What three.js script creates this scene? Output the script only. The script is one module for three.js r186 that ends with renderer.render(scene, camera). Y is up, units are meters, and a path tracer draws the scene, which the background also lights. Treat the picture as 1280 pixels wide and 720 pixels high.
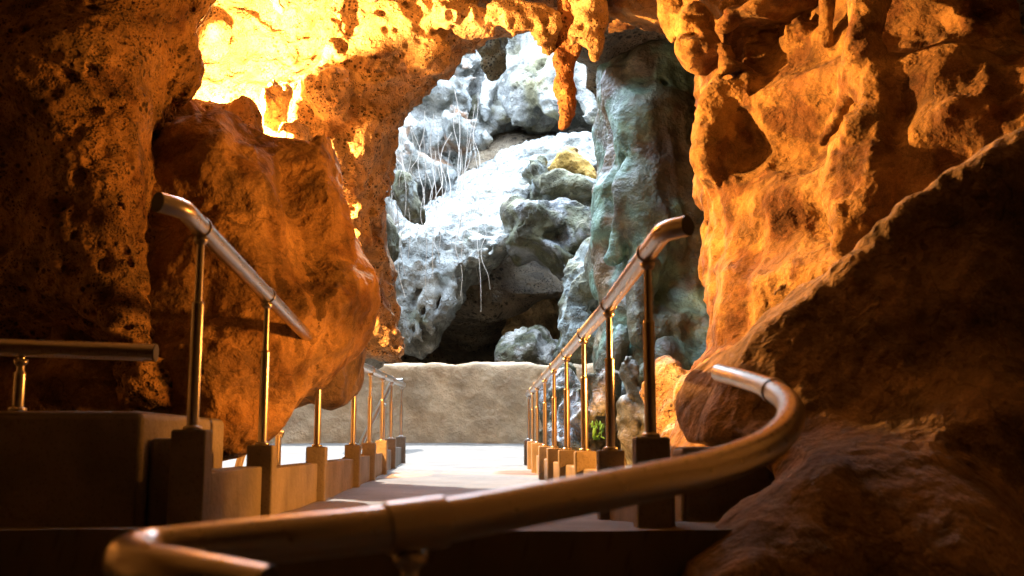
import * as THREE from 'three';
import { mergeGeometries, mergeVertices } from 'three/addons/utils/BufferGeometryUtils.js';
import { ImprovedNoise } from 'three/addons/math/ImprovedNoise.js';
import { RoundedBoxGeometry } from 'three/addons/geometries/RoundedBoxGeometry.js';
import { RectAreaLightUniformsLib } from 'three/addons/lights/RectAreaLightUniformsLib.js';

// ---------------------------------------------------------------- camera, sky, sun, exposure
const scene = new THREE.Scene();
const F = 1300, PITCH = 8.53 * Math.PI / 180, YAW = -1.76 * Math.PI / 180, EYE = 0.28;
const camera = new THREE.PerspectiveCamera(30.97, 16 / 9, 0.05, 400);
camera.position.set(0, EYE, 0);
camera.rotation.order = 'YXZ';
camera.rotation.set(PITCH, YAW, 0);
camera.focus = 9;
camera.userData.fStop = 3.6;

const SKY = [2.7, 3.4, 4.4];
{
  const w = 128, h = 64, data = new Float32Array(w * h * 4);
  for (let j = 0; j < h; j++) for (let i = 0; i < w; i++) {
    const e = ((j + 0.5) / h - 0.5) * Math.PI, t = Math.max(0, Math.sin(e)), k = (j * w + i) * 4;
    const g = 1.15 - 0.35 * t;
    data[k] = SKY[0] * (g + 0.1 * (1 - t)); data[k + 1] = SKY[1] * g; data[k + 2] = SKY[2] * (g - 0.05 * (1 - t)); data[k + 3] = 1;
  }
  const tx = new THREE.DataTexture(data, w, h, THREE.RGBAFormat, THREE.FloatType);
  tx.mapping = THREE.EquirectangularReflectionMapping; tx.magFilter = THREE.LinearFilter; tx.needsUpdate = true;
  scene.background = tx; scene.environment = tx;
}
const sun = new THREE.DirectionalLight(new THREE.Color(1, 0.95, 0.87), 2.0);
sun.position.set(-1.2, 24, -25.2); sun.target.position.set(-0.3, 0, -9.5);
sun.castShadow = true;
Object.assign(sun.shadow.camera, { left: -16, right: 16, top: 16, bottom: -16, near: 1, far: 70 });
sun.shadow.mapSize.set(2048, 2048);
scene.add(sun, sun.target);

const renderer = new THREE.WebGLRenderer({ antialias: true });
renderer.toneMapping = THREE.LinearToneMapping;
renderer.toneMappingExposure = 4.2;
renderer.shadowMap.enabled = true;
RectAreaLightUniformsLib.init();

// ---------------------------------------------------------------- small maths
const cp = Math.cos(PITCH), sp = Math.sin(PITCH), cy = Math.cos(YAW), sy = Math.sin(YAW);
// the point that a survey of the photograph puts at picture position (px, py), d metres down the walkway
function at(px, py, d) {
  const u = (px - 640) / F, v = (360 - py) / F;
  const y = v * cp + sp, z0 = v * sp - cp;
  const x = u * cy + z0 * sy, z = -u * sy + z0 * cy;
  const s = d / -z;
  return new THREE.Vector3(x * s, EYE + y * s, z * s);
}
let seed = 7;
function rnd() { seed = (seed * 1664525 + 1013904223) >>> 0; return seed / 4294967296; }
const rr = (a, b) => a + (b - a) * rnd();
const N = new ImprovedNoise();
const noise = (x, y, z) => N.noise(x, y, z);
function fbm(x, y, z, o) { let a = 0.5, s = 0; for (let i = 0; i < o; i++) { s += a * N.noise(x, y, z); x = x * 2.03 + 7.1; y = y * 2.03 + 3.3; z = z * 2.03 + 5.7; a *= 0.5; } return s; }
const clamp = (x, a = 0, b = 1) => Math.min(b, Math.max(a, x));
const smooth = (a, b, x) => { const t = clamp((x - a) / (b - a)); return t * t * (3 - 2 * t); };
const smin = (a, b, k) => { const h = Math.max(k - Math.abs(a - b), 0) / k; return Math.min(a, b) - h * h * k * 0.25; };
const smax = (a, b, k) => -smin(-a, -b, k);
function hash3(i, j, k) { let h = (i * 374761393 + j * 668265263 + k * 2147483647 + 1013) | 0; h = Math.imul(h ^ (h >>> 13), 1274126177); h ^= h >>> 16; return h >>> 0; }
function worley(x, y, z) {
  const xi = Math.floor(x), yi = Math.floor(y), zi = Math.floor(z); let m = 9;
  for (let a = -1; a < 2; a++) for (let b = -1; b < 2; b++) for (let c = -1; c < 2; c++) {
    const h = hash3(xi + a, yi + b, zi + c);
    const dx = xi + a + (h & 1023) / 1023 - x, dy = yi + b + ((h >>> 10) & 1023) / 1023 - y, dz = zi + c + ((h >>> 20) & 1023) / 1023 - z;
    const d = dx * dx + dy * dy + dz * dz; if (d < m) m = d;
  }
  return Math.sqrt(m);
}

// ---------------------------------------------------------------- signed distance shapes (all in metres, world space)
function blob(px, py, d, rx, ry, rd, turn = 0) {           // ellipsoid; rx, ry given at the picture's scale, rd in metres
  const c = at(px, py, d), s = d / F; const a = rx * s, b = ry * s, e = rd, t = turn * Math.PI / 180, ct = Math.cos(t), st = Math.sin(t);
  const m = Math.min(a, b, e);
  const g = (x, y, z) => {
    const X0 = x - c.x, Y0 = y - c.y, Z = z - c.z; const X = X0 * ct + Y0 * st, Y = -X0 * st + Y0 * ct;
    const k0 = Math.sqrt((X / a) ** 2 + (Y / b) ** 2 + (Z / e) ** 2), k1 = Math.sqrt((X / a / a) ** 2 + (Y / b / b) ** 2 + (Z / e / e) ** 2);
    return k1 < 1e-9 ? -m : k0 * (k0 - 1) / k1;
  };
  g.c = c; g.r = Math.max(a, b, e); return g;
}
function cap(p, r1, q, r2) {                               // tapered limb between two surveyed points; radii at the picture's scale
  const a = at(...p), b = at(...q), ra = r1 * p[2] / F, rb = r2 * q[2] / F; const D = b.clone().sub(a), L2 = D.lengthSq();
  const g = (x, y, z) => {
    const X = x - a.x, Y = y - a.y, Z = z - a.z; const t = clamp((X * D.x + Y * D.y + Z * D.z) / L2);
    return Math.hypot(X - D.x * t, Y - D.y * t, Z - D.z * t) - (ra + (rb - ra) * t);
  };
  g.c = a.clone().add(b).multiplyScalar(0.5); g.r = Math.sqrt(L2) / 2 + Math.max(ra, rb); return g;
}
function relief(outline, front, thick, round = 0.25, ease = 0.004) {     // a mass with the given outline whose front surface passes through the surveyed points
  const V = outline.map(p => at(...p)), n = V.length, C = front.map(p => { const q = at(...p); return [q.x, q.y, p[2]]; });
  let pl = null;
  if (C.length === 3) { const m = new THREE.Matrix3().set(1, C[0][0], C[0][1], 1, C[1][0], C[1][1], 1, C[2][0], C[2][1]).invert(); const v = new THREE.Vector3(C[0][2], C[1][2], C[2][2]).applyMatrix3(m); pl = [v.x, v.y, v.z, 1 / Math.sqrt(1 + v.y * v.y + v.z * v.z)]; }
  return (x, y, z) => {
    let d = 1e9, s = 1;
    for (let i = 0, j = n - 1; i < n; j = i, i++) {
      const ex = V[j].x - V[i].x, ey = V[j].y - V[i].y, wx = x - V[i].x, wy = y - V[i].y; const t = clamp((wx * ex + wy * ey) / (ex * ex + ey * ey));
      const bx = wx - ex * t, by = wy - ey * t; d = Math.min(d, bx * bx + by * by);
      const c1 = y >= V[i].y, c2 = y < V[j].y, c3 = ex * wy > ey * wx;
      if ((c1 && c2 && c3) || (!c1 && !c2 && !c3)) s = -s;
    }
    const d2 = s * Math.sqrt(d);
    if (pl) { const f = pl[0] + pl[1] * x + pl[2] * y; return smax(d2, Math.max(f + z, -z - f - thick) * pl[3], round); }
    let w = 0, f = 0;
    for (const c of C) { const q = (x - c[0]) ** 2 + (y - c[1]) ** 2 + ease; const k = 1 / (q * q); w += k; f += k * c[2]; }
    f /= w;
    const dz = Math.max(f + z, -z - f - thick) * 0.72;
    return smax(d2, dz, round);
  };
}
function field(ops, disp = {}) {
  const { warp = [1.3, 0.06], low = [0.9, 0.1], mid = [3.2, 0.045], fine = [11, 0.012], pits = null, flute = null } = disp;
  const reach = low[1] + mid[1] + fine[1] + warp[1] + 0.14;
  return (x, y, z) => {
    if (warp[1]) {
      const f = warp[0], a = warp[1] * 2;
      const qx = x + a * noise(x * f, y * f, z * f), qy = y + a * noise(x * f + 31.4, y * f, z * f + 7.7), qz = z + a * noise(x * f, y * f + 17.2, z * f + 3.1);
      x = qx; y = qy; z = qz;
    }
    let d = 1e9;
    for (const [o, k, g] of ops) {
      if (g.c && d < 1e8) { const near = Math.hypot(x - g.c.x, y - g.c.y, z - g.c.z) - g.r; if (near > (o === 'u' ? d + k : k - d)) continue; }
      const v = g(x, y, z); d = o === 'u' ? (d > 1e8 ? v : smin(d, v, k)) : smax(d, -v, k); }
    if (Math.abs(d) > reach) return d;
    if (low[1]) d += low[1] * 2 * fbm(x * low[0] + 3.3, y * low[0], z * low[0], 2);
    if (flute) d += flute[1] * (Math.abs(noise(x * flute[0], y * 0.5, z * flute[0])) * 2 - 0.5);
    d += mid[1] * 2 * fbm(x * mid[0], y * mid[0] + 9.1, z * mid[0], 3);
    d += fine[1] * 2 * fbm(x * fine[0], y * fine[0], z * fine[0] + 4.2, 2);
    if (pits) {
      const [f, a, r] = pits; const w = worley(x * f, y * f, z * f); const m = smooth(-0.1, 0.25, noise(x * 2.1, y * 2.1, z * 2.1) + 0.12);
      if (w < r) d += a * m * smooth(r, r * 0.35, w);
    }
    return d;
  };
}
// naive surface nets over the box; far blocks are skipped
function meshField(f, lo, hi, cell, slack = 0.015) {
  const nx = Math.ceil((hi[0] - lo[0]) / cell) + 2, ny = Math.ceil((hi[1] - lo[1]) / cell) + 2, nz = Math.ceil((hi[2] - lo[2]) / cell) + 2;
  const G = new Float32Array(nx * ny * nz), B = 4, half = B * cell * 0.5, skip = half * 1.75 + slack, act = [];
  const X = i => lo[0] + (i - 0.5) * cell, Y = i => lo[1] + (i - 0.5) * cell, Z = i => lo[2] + (i - 0.5) * cell;
  const id = (i, j, k) => (k * ny + j) * nx + i;
  for (let k0 = 0; k0 < nz; k0 += B) for (let j0 = 0; j0 < ny; j0 += B) for (let i0 = 0; i0 < nx; i0 += B) {
    const c = f(X(i0) + half, Y(j0) + half, Z(k0) + half); const far = Math.abs(c) > skip * 1.25;
    for (let k = k0; k < Math.min(nz, k0 + B); k++) for (let j = j0; j < Math.min(ny, j0 + B); j++) for (let i = i0; i < Math.min(nx, i0 + B); i++) {
      const edge = i === 0 || j === 0 || k === 0 || i === nx - 1 || j === ny - 1 || k === nz - 1;
      G[id(i, j, k)] = edge ? Math.max(0.01, far ? c : 1) : far ? c : f(X(i), Y(j), Z(k));
    }
    if (!far || i0 === 0 || j0 === 0 || k0 === 0 || i0 + B >= nx || j0 + B >= ny || k0 + B >= nz) act.push([i0, j0, k0]); else if (c < 0) act.push([i0, j0, k0]);
  }
  const vid = new Int32Array(nx * ny * nz).fill(-1), pos = [];
  const cor = [[0, 0, 0], [1, 0, 0], [0, 1, 0], [1, 1, 0], [0, 0, 1], [1, 0, 1], [0, 1, 1], [1, 1, 1]];
  const edg = [[0, 1], [2, 3], [4, 5], [6, 7], [0, 2], [1, 3], [4, 6], [5, 7], [0, 4], [1, 5], [2, 6], [3, 7]];
  const v = new Float32Array(8);
  for (let k = 0; k < nz - 1; k++) for (let j = 0; j < ny - 1; j++) for (let i = 0; i < nx - 1; i++) {
    const b = id(i, j, k); let neg = 0;
    v[0] = G[b]; v[1] = G[b + 1]; v[2] = G[b + nx]; v[3] = G[b + nx + 1]; const b2 = b + nx * ny; v[4] = G[b2]; v[5] = G[b2 + 1]; v[6] = G[b2 + nx]; v[7] = G[b2 + nx + 1];
    for (let c = 0; c < 8; c++) if (v[c] < 0) neg++;
    if (neg === 0 || neg === 8) continue;
    let sx = 0, sy_ = 0, sz = 0, m = 0;
    for (const [p, q] of edg) if ((v[p] < 0) !== (v[q] < 0)) {
      const t = v[p] / (v[p] - v[q]), P = cor[p], Q = cor[q];
      sx += P[0] + (Q[0] - P[0]) * t; sy_ += P[1] + (Q[1] - P[1]) * t; sz += P[2] + (Q[2] - P[2]) * t; m++;
    }
    vid[b] = pos.length / 3; pos.push(X(i) + sx / m * cell, Y(j) + sy_ / m * cell, Z(k) + sz / m * cell);
  }
  const idx = [];
  const quad = (a, b, c, d, flip) => { if (a < 0 || b < 0 || c < 0 || d < 0) return; if (flip) idx.push(a, c, b, b, c, d); else idx.push(a, b, c, b, d, c); };
  for (let k = 1; k < nz - 1; k++) for (let j = 1; j < ny - 1; j++) for (let i = 1; i < nx - 1; i++) {
    const b = id(i, j, k), s = G[b] < 0;
    if (s !== (G[b + 1] < 0)) quad(vid[b - nx - nx * ny], vid[b - nx * ny], vid[b - nx], vid[b], !s);
    if (s !== (G[b + nx] < 0)) quad(vid[b - 1 - nx * ny], vid[b - 1], vid[b - nx * ny], vid[b], !s);
    if (s !== (G[b + nx * ny] < 0)) quad(vid[b - 1 - nx], vid[b - nx], vid[b - 1], vid[b], !s);
  }
  return { pos, idx };
}
// smooth normals, vertex colours and box-projected uv in metres
function rockGeometry({ pos, idx }, colour, uvScale = 1) {
  const n = pos.length / 3, nor = new Float32Array(n * 3);
  for (let t = 0; t < idx.length; t += 3) {
    const a = idx[t] * 3, b = idx[t + 1] * 3, c = idx[t + 2] * 3;
    const ux = pos[b] - pos[a], uy = pos[b + 1] - pos[a + 1], uz = pos[b + 2] - pos[a + 2], vx = pos[c] - pos[a], vy = pos[c + 1] - pos[a + 1], vz = pos[c + 2] - pos[a + 2];
    const nx = uy * vz - uz * vy, ny = uz * vx - ux * vz, nz = ux * vy - uy * vx;
    for (const q of [a, b, c]) { nor[q] += nx; nor[q + 1] += ny; nor[q + 2] += nz; }
  }
  for (let i = 0; i < n; i++) { const l = Math.hypot(nor[i * 3], nor[i * 3 + 1], nor[i * 3 + 2]) || 1; nor[i * 3] /= l; nor[i * 3 + 1] /= l; nor[i * 3 + 2] /= l; }
  const map = new Int32Array(n * 3).fill(-1), P = [], Q = [], U = [], C = [], I = [], col = new Float32Array(n * 3);
  const out = [0, 0, 0];
  for (let i = 0; i < n; i++) { colour(pos[i * 3], pos[i * 3 + 1], pos[i * 3 + 2], out); col[i * 3] = out[0]; col[i * 3 + 1] = out[1]; col[i * 3 + 2] = out[2]; }
  for (let t = 0; t < idx.length; t += 3) {
    let ax = 0, ay = 0, az = 0;
    for (let q = 0; q < 3; q++) { const i = idx[t + q] * 3; ax += nor[i]; ay += nor[i + 1]; az += nor[i + 2]; }
    ax = Math.abs(ax); ay = Math.abs(ay); az = Math.abs(az);
    const m = ax > ay && ax > az ? 0 : ay > az ? 1 : 2;
    for (let q = 0; q < 3; q++) {
      const i = idx[t + q], key = i * 3 + m;
      if (map[key] < 0) {
        map[key] = P.length / 3; const x = pos[i * 3], y = pos[i * 3 + 1], z = pos[i * 3 + 2];
        P.push(x, y, z); Q.push(nor[i * 3], nor[i * 3 + 1], nor[i * 3 + 2]); C.push(col[i * 3], col[i * 3 + 1], col[i * 3 + 2]);
        if (m === 0) U.push(z * uvScale, y * uvScale); else if (m === 1) U.push(x * uvScale, z * uvScale); else U.push(x * uvScale, y * uvScale);
      }
      I.push(map[key]);
    }
  }
  const g = new THREE.BufferGeometry();
  g.setAttribute('position', new THREE.Float32BufferAttribute(P, 3)); g.setAttribute('normal', new THREE.Float32BufferAttribute(Q, 3));
  g.setAttribute('uv', new THREE.Float32BufferAttribute(U, 2)); g.setAttribute('color', new THREE.Float32BufferAttribute(C, 3)); g.setIndex(I);
  return g;
}

// ---------------------------------------------------------------- textures and materials
function tileNoise(size, make) {                            // make(noiseAt, u, v) -> 0..1 on a tile that wraps
  const tab = {};
  const lat = (p, i, j) => { const k = p * 131 + 17; return (hash3(((i % p) + p) % p, ((j % p) + p) % p, k) & 65535) / 65535; };
  const at2 = (u, v, p) => {
    const x = u * p, y = v * p, i = Math.floor(x), j = Math.floor(y); let a = x - i, b = y - j; a = a * a * (3 - 2 * a); b = b * b * (3 - 2 * b);
    return (lat(p, i, j) * (1 - a) + lat(p, i + 1, j) * a) * (1 - b) + (lat(p, i, j + 1) * (1 - a) + lat(p, i + 1, j + 1) * a) * b;
  };
  const spot = (u, v, p) => {                              // distance to the nearest of p*p scattered points
    const x = u * p, y = v * p, i = Math.floor(x), j = Math.floor(y); let m = 9;
    for (let a = -1; a < 2; a++) for (let b = -1; b < 2; b++) {
      const h = hash3((((i + a) % p) + p) % p, (((j + b) % p) + p) % p, 77 + p); const dx = i + a + (h & 1023) / 1023 - x, dy = j + b + ((h >>> 10) & 1023) / 1023 - y;
      m = Math.min(m, dx * dx + dy * dy);
    }
    return Math.sqrt(m);
  };
  const d = new Uint8Array(size * size * 4);
  for (let j = 0; j < size; j++) for (let i = 0; i < size; i++) {
    const r = make(at2, spot, i / size, j / size), k = (j * size + i) * 4; const q = Array.isArray(r) ? r : [r, r, r];
    d[k] = clamp(q[0]) * 255; d[k + 1] = clamp(q[1]) * 255; d[k + 2] = clamp(q[2]) * 255; d[k + 3] = 255;
  }
  const t = new THREE.DataTexture(d, size, size); t.wrapS = t.wrapT = THREE.RepeatWrapping; t.magFilter = THREE.LinearFilter; t.minFilter = THREE.LinearMipmapLinearFilter; t.generateMipmaps = true; t.needsUpdate = true;
  return t;
}
const oct = (a, u, v, p, n) => { let s = 0, w = 0.5; for (let i = 0; i < n; i++) { s += w * a(u, v, p); p *= 2; w *= 0.55; } return s; };
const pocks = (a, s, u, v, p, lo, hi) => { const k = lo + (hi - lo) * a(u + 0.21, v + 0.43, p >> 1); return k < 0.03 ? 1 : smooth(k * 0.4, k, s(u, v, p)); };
const bumpRough = tileNoise(1024, (a, s, u, v) => { const o = oct(a, u, v, 18, 6); const p = Math.min(pocks(a, s, u, v, 20, -0.15, 0.6), 0.4 + 0.6 * pocks(a, s, u, v, 64, -0.1, 0.6)); return 0.12 + 0.6 * o * (0.5 + 0.5 * p) + 0.18 * p; });
const bumpSmooth = tileNoise(1024, (a, s, u, v) => { const r = 1 - Math.abs(2 * oct(a, u + 0.5, v, 9, 4) - 0.95); return 0.05 + 0.6 * oct(a, u, v, 24, 6) + 0.25 * r * r; });
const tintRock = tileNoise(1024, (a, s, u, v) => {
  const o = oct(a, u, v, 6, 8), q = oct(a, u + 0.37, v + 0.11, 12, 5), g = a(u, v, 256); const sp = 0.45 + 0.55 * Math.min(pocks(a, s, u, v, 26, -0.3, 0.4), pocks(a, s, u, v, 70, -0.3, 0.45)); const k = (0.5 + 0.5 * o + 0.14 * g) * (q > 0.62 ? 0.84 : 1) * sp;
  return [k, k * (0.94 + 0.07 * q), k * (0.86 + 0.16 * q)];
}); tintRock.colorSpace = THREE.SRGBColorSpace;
const tintPlain = tileNoise(1024, (a, s, u, v) => { const o = oct(a, u, v, 6, 7), q = oct(a, u + 0.37, v + 0.11, 12, 5); const c = Math.abs(oct(a, u + 0.7, v + 0.2, 5, 5) - 0.47), g = a(u, v, 256); const k = (0.42 + 0.6 * o + 0.16 * g) * (0.8 + 0.2 * smooth(0.0, 0.018, c)) * (q > 0.6 ? 0.88 : 1); return [k, k * (0.955 + 0.05 * q), k * (0.9 + 0.1 * q)]; }); tintPlain.colorSpace = THREE.SRGBColorSpace;
const tintSlab = tileNoise(512, (a, s, u, v) => { const o = oct(a, u, v, 5, 7), sp = smooth(0.05, 0.2, s(u, v, 40)); const k = (0.66 + 0.36 * o) * (0.85 + 0.15 * sp); return [k, k * 0.985, k * 0.96]; }); tintSlab.colorSpace = THREE.SRGBColorSpace;
function rep(t, n) { const c = t.clone(); c.repeat.set(n, n); c.needsUpdate = true; return c; }
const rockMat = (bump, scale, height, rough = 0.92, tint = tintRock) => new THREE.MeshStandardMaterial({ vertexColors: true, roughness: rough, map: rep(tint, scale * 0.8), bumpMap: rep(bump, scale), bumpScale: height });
const smear = tileNoise(512, (a, s, u, v) => 0.72 + 0.18 * oct(a, u, v, 6, 5) * (0.6 + 0.4 * a(u, v, 128))); smear.repeat.set(30, 2);
const M = {
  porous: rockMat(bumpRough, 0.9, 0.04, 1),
  smoothRock: rockMat(bumpSmooth, 0.9, 0.035, 1, tintPlain),
  wet: rockMat(bumpSmooth, 1.0, 0.03, 0.5, tintPlain),
  far: rockMat(bumpRough, 0.35, 0.07, 0.92, tintPlain),
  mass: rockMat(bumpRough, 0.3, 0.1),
  steel: new THREE.MeshStandardMaterial({ color: new THREE.Color(0.54, 0.52, 0.49), metalness: 1, roughness: 0.36, roughnessMap: smear }),
  plug: new THREE.MeshStandardMaterial({ color: new THREE.Color(0.06, 0.06, 0.055), roughness: 0.6 }),
  concrete: new THREE.MeshStandardMaterial({ color: new THREE.Color(0.3, 0.275, 0.24), roughness: 0.8, map: rep(tintSlab, 1), bumpMap: rep(bumpSmooth, 1.5), bumpScale: 0.006 }),
  floor: new THREE.MeshStandardMaterial({ color: new THREE.Color(0.21, 0.19, 0.165), roughness: 0.75, map: rep(tintSlab, 0.5), bumpMap: rep(bumpSmooth, 0.7), bumpScale: 0.012 }),
  lampBody: new THREE.MeshStandardMaterial({ color: new THREE.Color(0.05, 0.05, 0.05), roughness: 0.5 }),
  root: new THREE.MeshStandardMaterial({ color: new THREE.Color(0.55, 0.5, 0.44), roughness: 0.9 }),
  leaf: new THREE.MeshStandardMaterial({ color: new THREE.Color(0.12, 0.3, 0.03), roughness: 0.6, side: THREE.DoubleSide }),
};
const FLOOD = new THREE.Color(1, 0.345, 0.05);
const LAMP = new THREE.Color(1, 0.42, 0.098);

// ---------------------------------------------------------------- object bookkeeping
const used = {};
function numbered(name) { used[name] = (used[name] ?? -1) + 1; return used[name] ? name + '_' + String(used[name]).padStart(3, '0') : name; }
function dress(o) { o.traverse(c => { if (c.isMesh) { c.castShadow = true; c.receiveShadow = true; } }); return o; }
function tag(o, label, category, group) { o.name = numbered(o.name); o.userData.label = label; o.userData.category = category; if (group) o.userData.group = group; scene.add(o); return dress(o); }
function struct(name, geo, mat) { const m = new THREE.Mesh(geo, mat); m.name = name; m.userData.kind = 'structure'; scene.add(m); return dress(m); }
function part(name, geo, mat, parent) { const m = new THREE.Mesh(geo, mat); m.name = name; parent.add(m); return m; }
function thing(name, p = [0, 0, 0]) { const g = new THREE.Group(); g.name = name; g.position.set(...p); return g; }

// ---------------------------------------------------------------- rock colours: matter only (mineral bands, crusts, lichen, soot)
function mineral({ base, alt, dark, crust = null, crustAmt = 0, spot = 0.0, f = 1.4, streak = 0, darkAmt = 0 }) {
  return (x, y, z, o) => {
    const a = clamp(fbm(x * f, y * f * (streak ? 0.45 : 1), z * f, 4) * 1.7 + 0.5);
    for (let i = 0; i < 3; i++) o[i] = base[i] + (alt[i] - base[i]) * a;
    const b = smooth(0.1, 0.26, fbm(x * f * 2.3 + 11, y * f * 2.3, z * f * 2.3 + 5, 4) + darkAmt);
    for (let i = 0; i < 3; i++) o[i] += (dark[i] - o[i]) * b * 0.75;
    if (streak) { const s = smooth(0.12, 0.3, noise(x * 7 * streak, y * 0.7, z * 7 * streak)); for (let i = 0; i < 3; i++) o[i] += (dark[i] - o[i]) * s * 0.5; }
    if (crust) { const c = smooth(-0.05, 0.18, fbm(x * f * 1.6 + 40, y * f * 1.6, z * f * 1.6, 5) + crustAmt); for (let i = 0; i < 3; i++) o[i] += (crust[i] - o[i]) * c; }
    if (spot) { const w = worley(x * 15, y * 15, z * 15), m = noise(x * 3, y * 3, z * 3); if (w < 0.2 + 0.14 * m) { const k = spot; for (let i = 0; i < 3; i++) o[i] += (dark[i] * 0.5 - o[i]) * k; } }
  };
}
const OCHRE = { base: [0.36, 0.21, 0.085], alt: [0.45, 0.29, 0.13], dark: [0.16, 0.075, 0.03] };
function rockMesh(ops, disp, box, cell, colour, mat, name) {
  const lo = [Math.min(box[0], box[3]), Math.min(box[1], box[4]), Math.min(box[2], box[5])], hi = [Math.max(box[0], box[3]), Math.max(box[1], box[4]), Math.max(box[2], box[5])];
  const m = new THREE.Mesh(rockGeometry(meshField(field(ops, disp), lo, hi, cell), colour), mat); m.name = name; return m;
}

// ================================================================ THE SETTING
// rock mass with the cave room, the passage and the open sinkhole carved out of it
{
  const ell = (cx, cy_, cz, a, b, c) => (x, y, z) => { const k = Math.hypot((x - cx) / a, (y - cy_) / b, (z - cz) / c); return (k - 1) * Math.min(a, b, c); };
  const room = ell(0.2, 1.4, 1.6, 6.4, 5.4, 12.6), hall = ell(0, 1.4, -10.5, 3.9, 4.3, 5.5);
  const shaft = (x, y, z) => Math.max((Math.hypot((x + 0.4) / (6.2 + y * 0.12), (z + 19.5) / 10.2) - 1) * 6.2, -1.2 - y);
  const f0 = (x, y, z) => {
    let d = smin(smin(room(x, y, z), hall(x, y, z), 0.8), shaft(x, y, z), 0.7);
    d = Math.max(d, -1.32 - y);
    d = -d;
    const slope = Math.max(y - (3.2 + (-z - 20.6) * 0.78), 3.0 + 0.25 * Math.max(0, x) - y, z + 20.4);
    d = smin(d, slope, 0.4);
    d = smin(d, Math.max(1.45 - x, 5.6 - y, z + 7.5, -15.4 - z), 0.4);
    d = smin(d, Math.max(Math.hypot((x - 4.6) / 2.0, (z + 21) / 3.2) - 1, y - 4), 0.4);
    if (Math.abs(d) < 1.6) d += 0.9 * fbm(x * 0.5, y * 0.5, z * 0.5, 3) + 0.25 * fbm(x * 2.1, y * 2.1, z * 2.1, 2);
    if (y < -1.0) d = Math.min(d, y + 1.3);
    return d;
  };
  const g = rockGeometry(meshField(f0, [-13, -3, -34], [13, 11.8, 16.5], 0.22, 0.12), mineral({ base: [0.26, 0.21, 0.145], alt: [0.33, 0.28, 0.21], dark: [0.12, 0.09, 0.06], f: 0.7 }));
  struct('cave_wall', g, M.mass);
  const s = new THREE.Shape(); s.absarc(0, 0, 220, 0, Math.PI * 2); const h = new THREE.Path(); h.moveTo(-12.5, -16); h.lineTo(12.5, -16); h.lineTo(12.5, 33.5); h.lineTo(-12.5, 33.5); h.closePath(); s.holes.push(h);
  const gg = new THREE.ShapeGeometry(s, 64); gg.rotateX(-Math.PI / 2); gg.translate(0, 11.7, 0);
  struct('ground', gg, new THREE.MeshStandardMaterial({ color: new THREE.Color(0.09, 0.1, 0.05), roughness: 1 }));
}
const levels = [[3, 0.035], [3.4, 0.02], [4.5, -0.03], [6, -0.04], [7.7, -0.03], [9, -0.015], [10.5, 0.02], [12.3, 0.06], [14, 0.13], [16, 0.25], [18.5, 0.38]];   // the walkway sags a little, then climbs
function floorY(d) { for (let i = 1; i < levels.length; i++) if (d <= levels[i][0] || i === levels.length - 1) { const a = levels[i - 1], b = levels[i]; return a[1] + (b[1] - a[1]) * clamp((d - a[0]) / (b[0] - a[0])); } }
{
  const W = 40, L = 120, pos = [], uv = [], ind = [], x0 = -3.9, x1 = 1.9, z0 = 3.1, z1 = 18.2;
  for (let j = 0; j <= L; j++) for (let i = 0; i <= W; i++) {
    const d = z0 + (z1 - z0) * j / L, x = x0 + (x1 - x0) * i / W, y = floorY(d) + 0.012 * noise(x * 1.3, d * 1.3, 2) + (i === 0 || i === W ? 0 : 0);
    pos.push(x, y, -d); uv.push(x, d);
  }
  for (let j = 0; j < L; j++) for (let i = 0; i < W; i++) { const a = j * (W + 1) + i; ind.push(a, a + 1, a + W + 1, a + 1, a + W + 2, a + W + 1); }
  const n = (L + 1) * (W + 1);
  for (let k = 0; k < n; k++) { pos.push(pos[k * 3], -1.3, pos[k * 3 + 2]); uv.push(uv[k * 2] + 0.3, uv[k * 2 + 1] + 0.3); }
  for (let i = 0; i < W; i++) { ind.push(i, n + i, i + 1, i + 1, n + i, n + i + 1); const b = L * (W + 1) + i; ind.push(b, b + 1, n + b, b + 1, n + b + 1, n + b); }
  for (let j = 0; j < L; j++) { const a = j * (W + 1), c = a + W + 1; ind.push(a, c, n + a, c, n + c, n + a); const e = a + W, g2 = c + W; ind.push(e, n + e, g2, g2, n + e, n + g2); }
  const g = new THREE.BufferGeometry(); g.setAttribute('position', new THREE.Float32BufferAttribute(pos, 3)); g.setAttribute('uv', new THREE.Float32BufferAttribute(uv, 2)); g.setIndex(ind);
  const gn = g.toNonIndexed(); gn.computeVertexNormals();
  struct('path', gn, M.floor);
}
function boxUV(g) {                                          // uv in metres from the dominant axis
  const p = g.attributes.position, n = g.attributes.normal, u = g.attributes.uv;
  for (let i = 0; i < p.count; i++) {
    const ax = Math.abs(n.getX(i)), ay = Math.abs(n.getY(i)), az = Math.abs(n.getZ(i));
    if (ax >= ay && ax >= az) u.setXY(i, p.getZ(i), p.getY(i)); else if (ay >= az) u.setXY(i, p.getX(i), p.getZ(i)); else u.setXY(i, p.getX(i), p.getY(i));
  }
  return g;
}
function rbox(x0, x1, y0, y1, z0, z1, r = 0.012) { const g = new RoundedBoxGeometry(x1 - x0, y1 - y0, Math.abs(z1 - z0), 2, Math.min(r, (x1 - x0) / 2.2, (y1 - y0) / 2.2)); g.translate((x0 + x1) / 2, (y0 + y1) / 2, (z0 + z1) / 2); return boxUV(g); }
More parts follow.
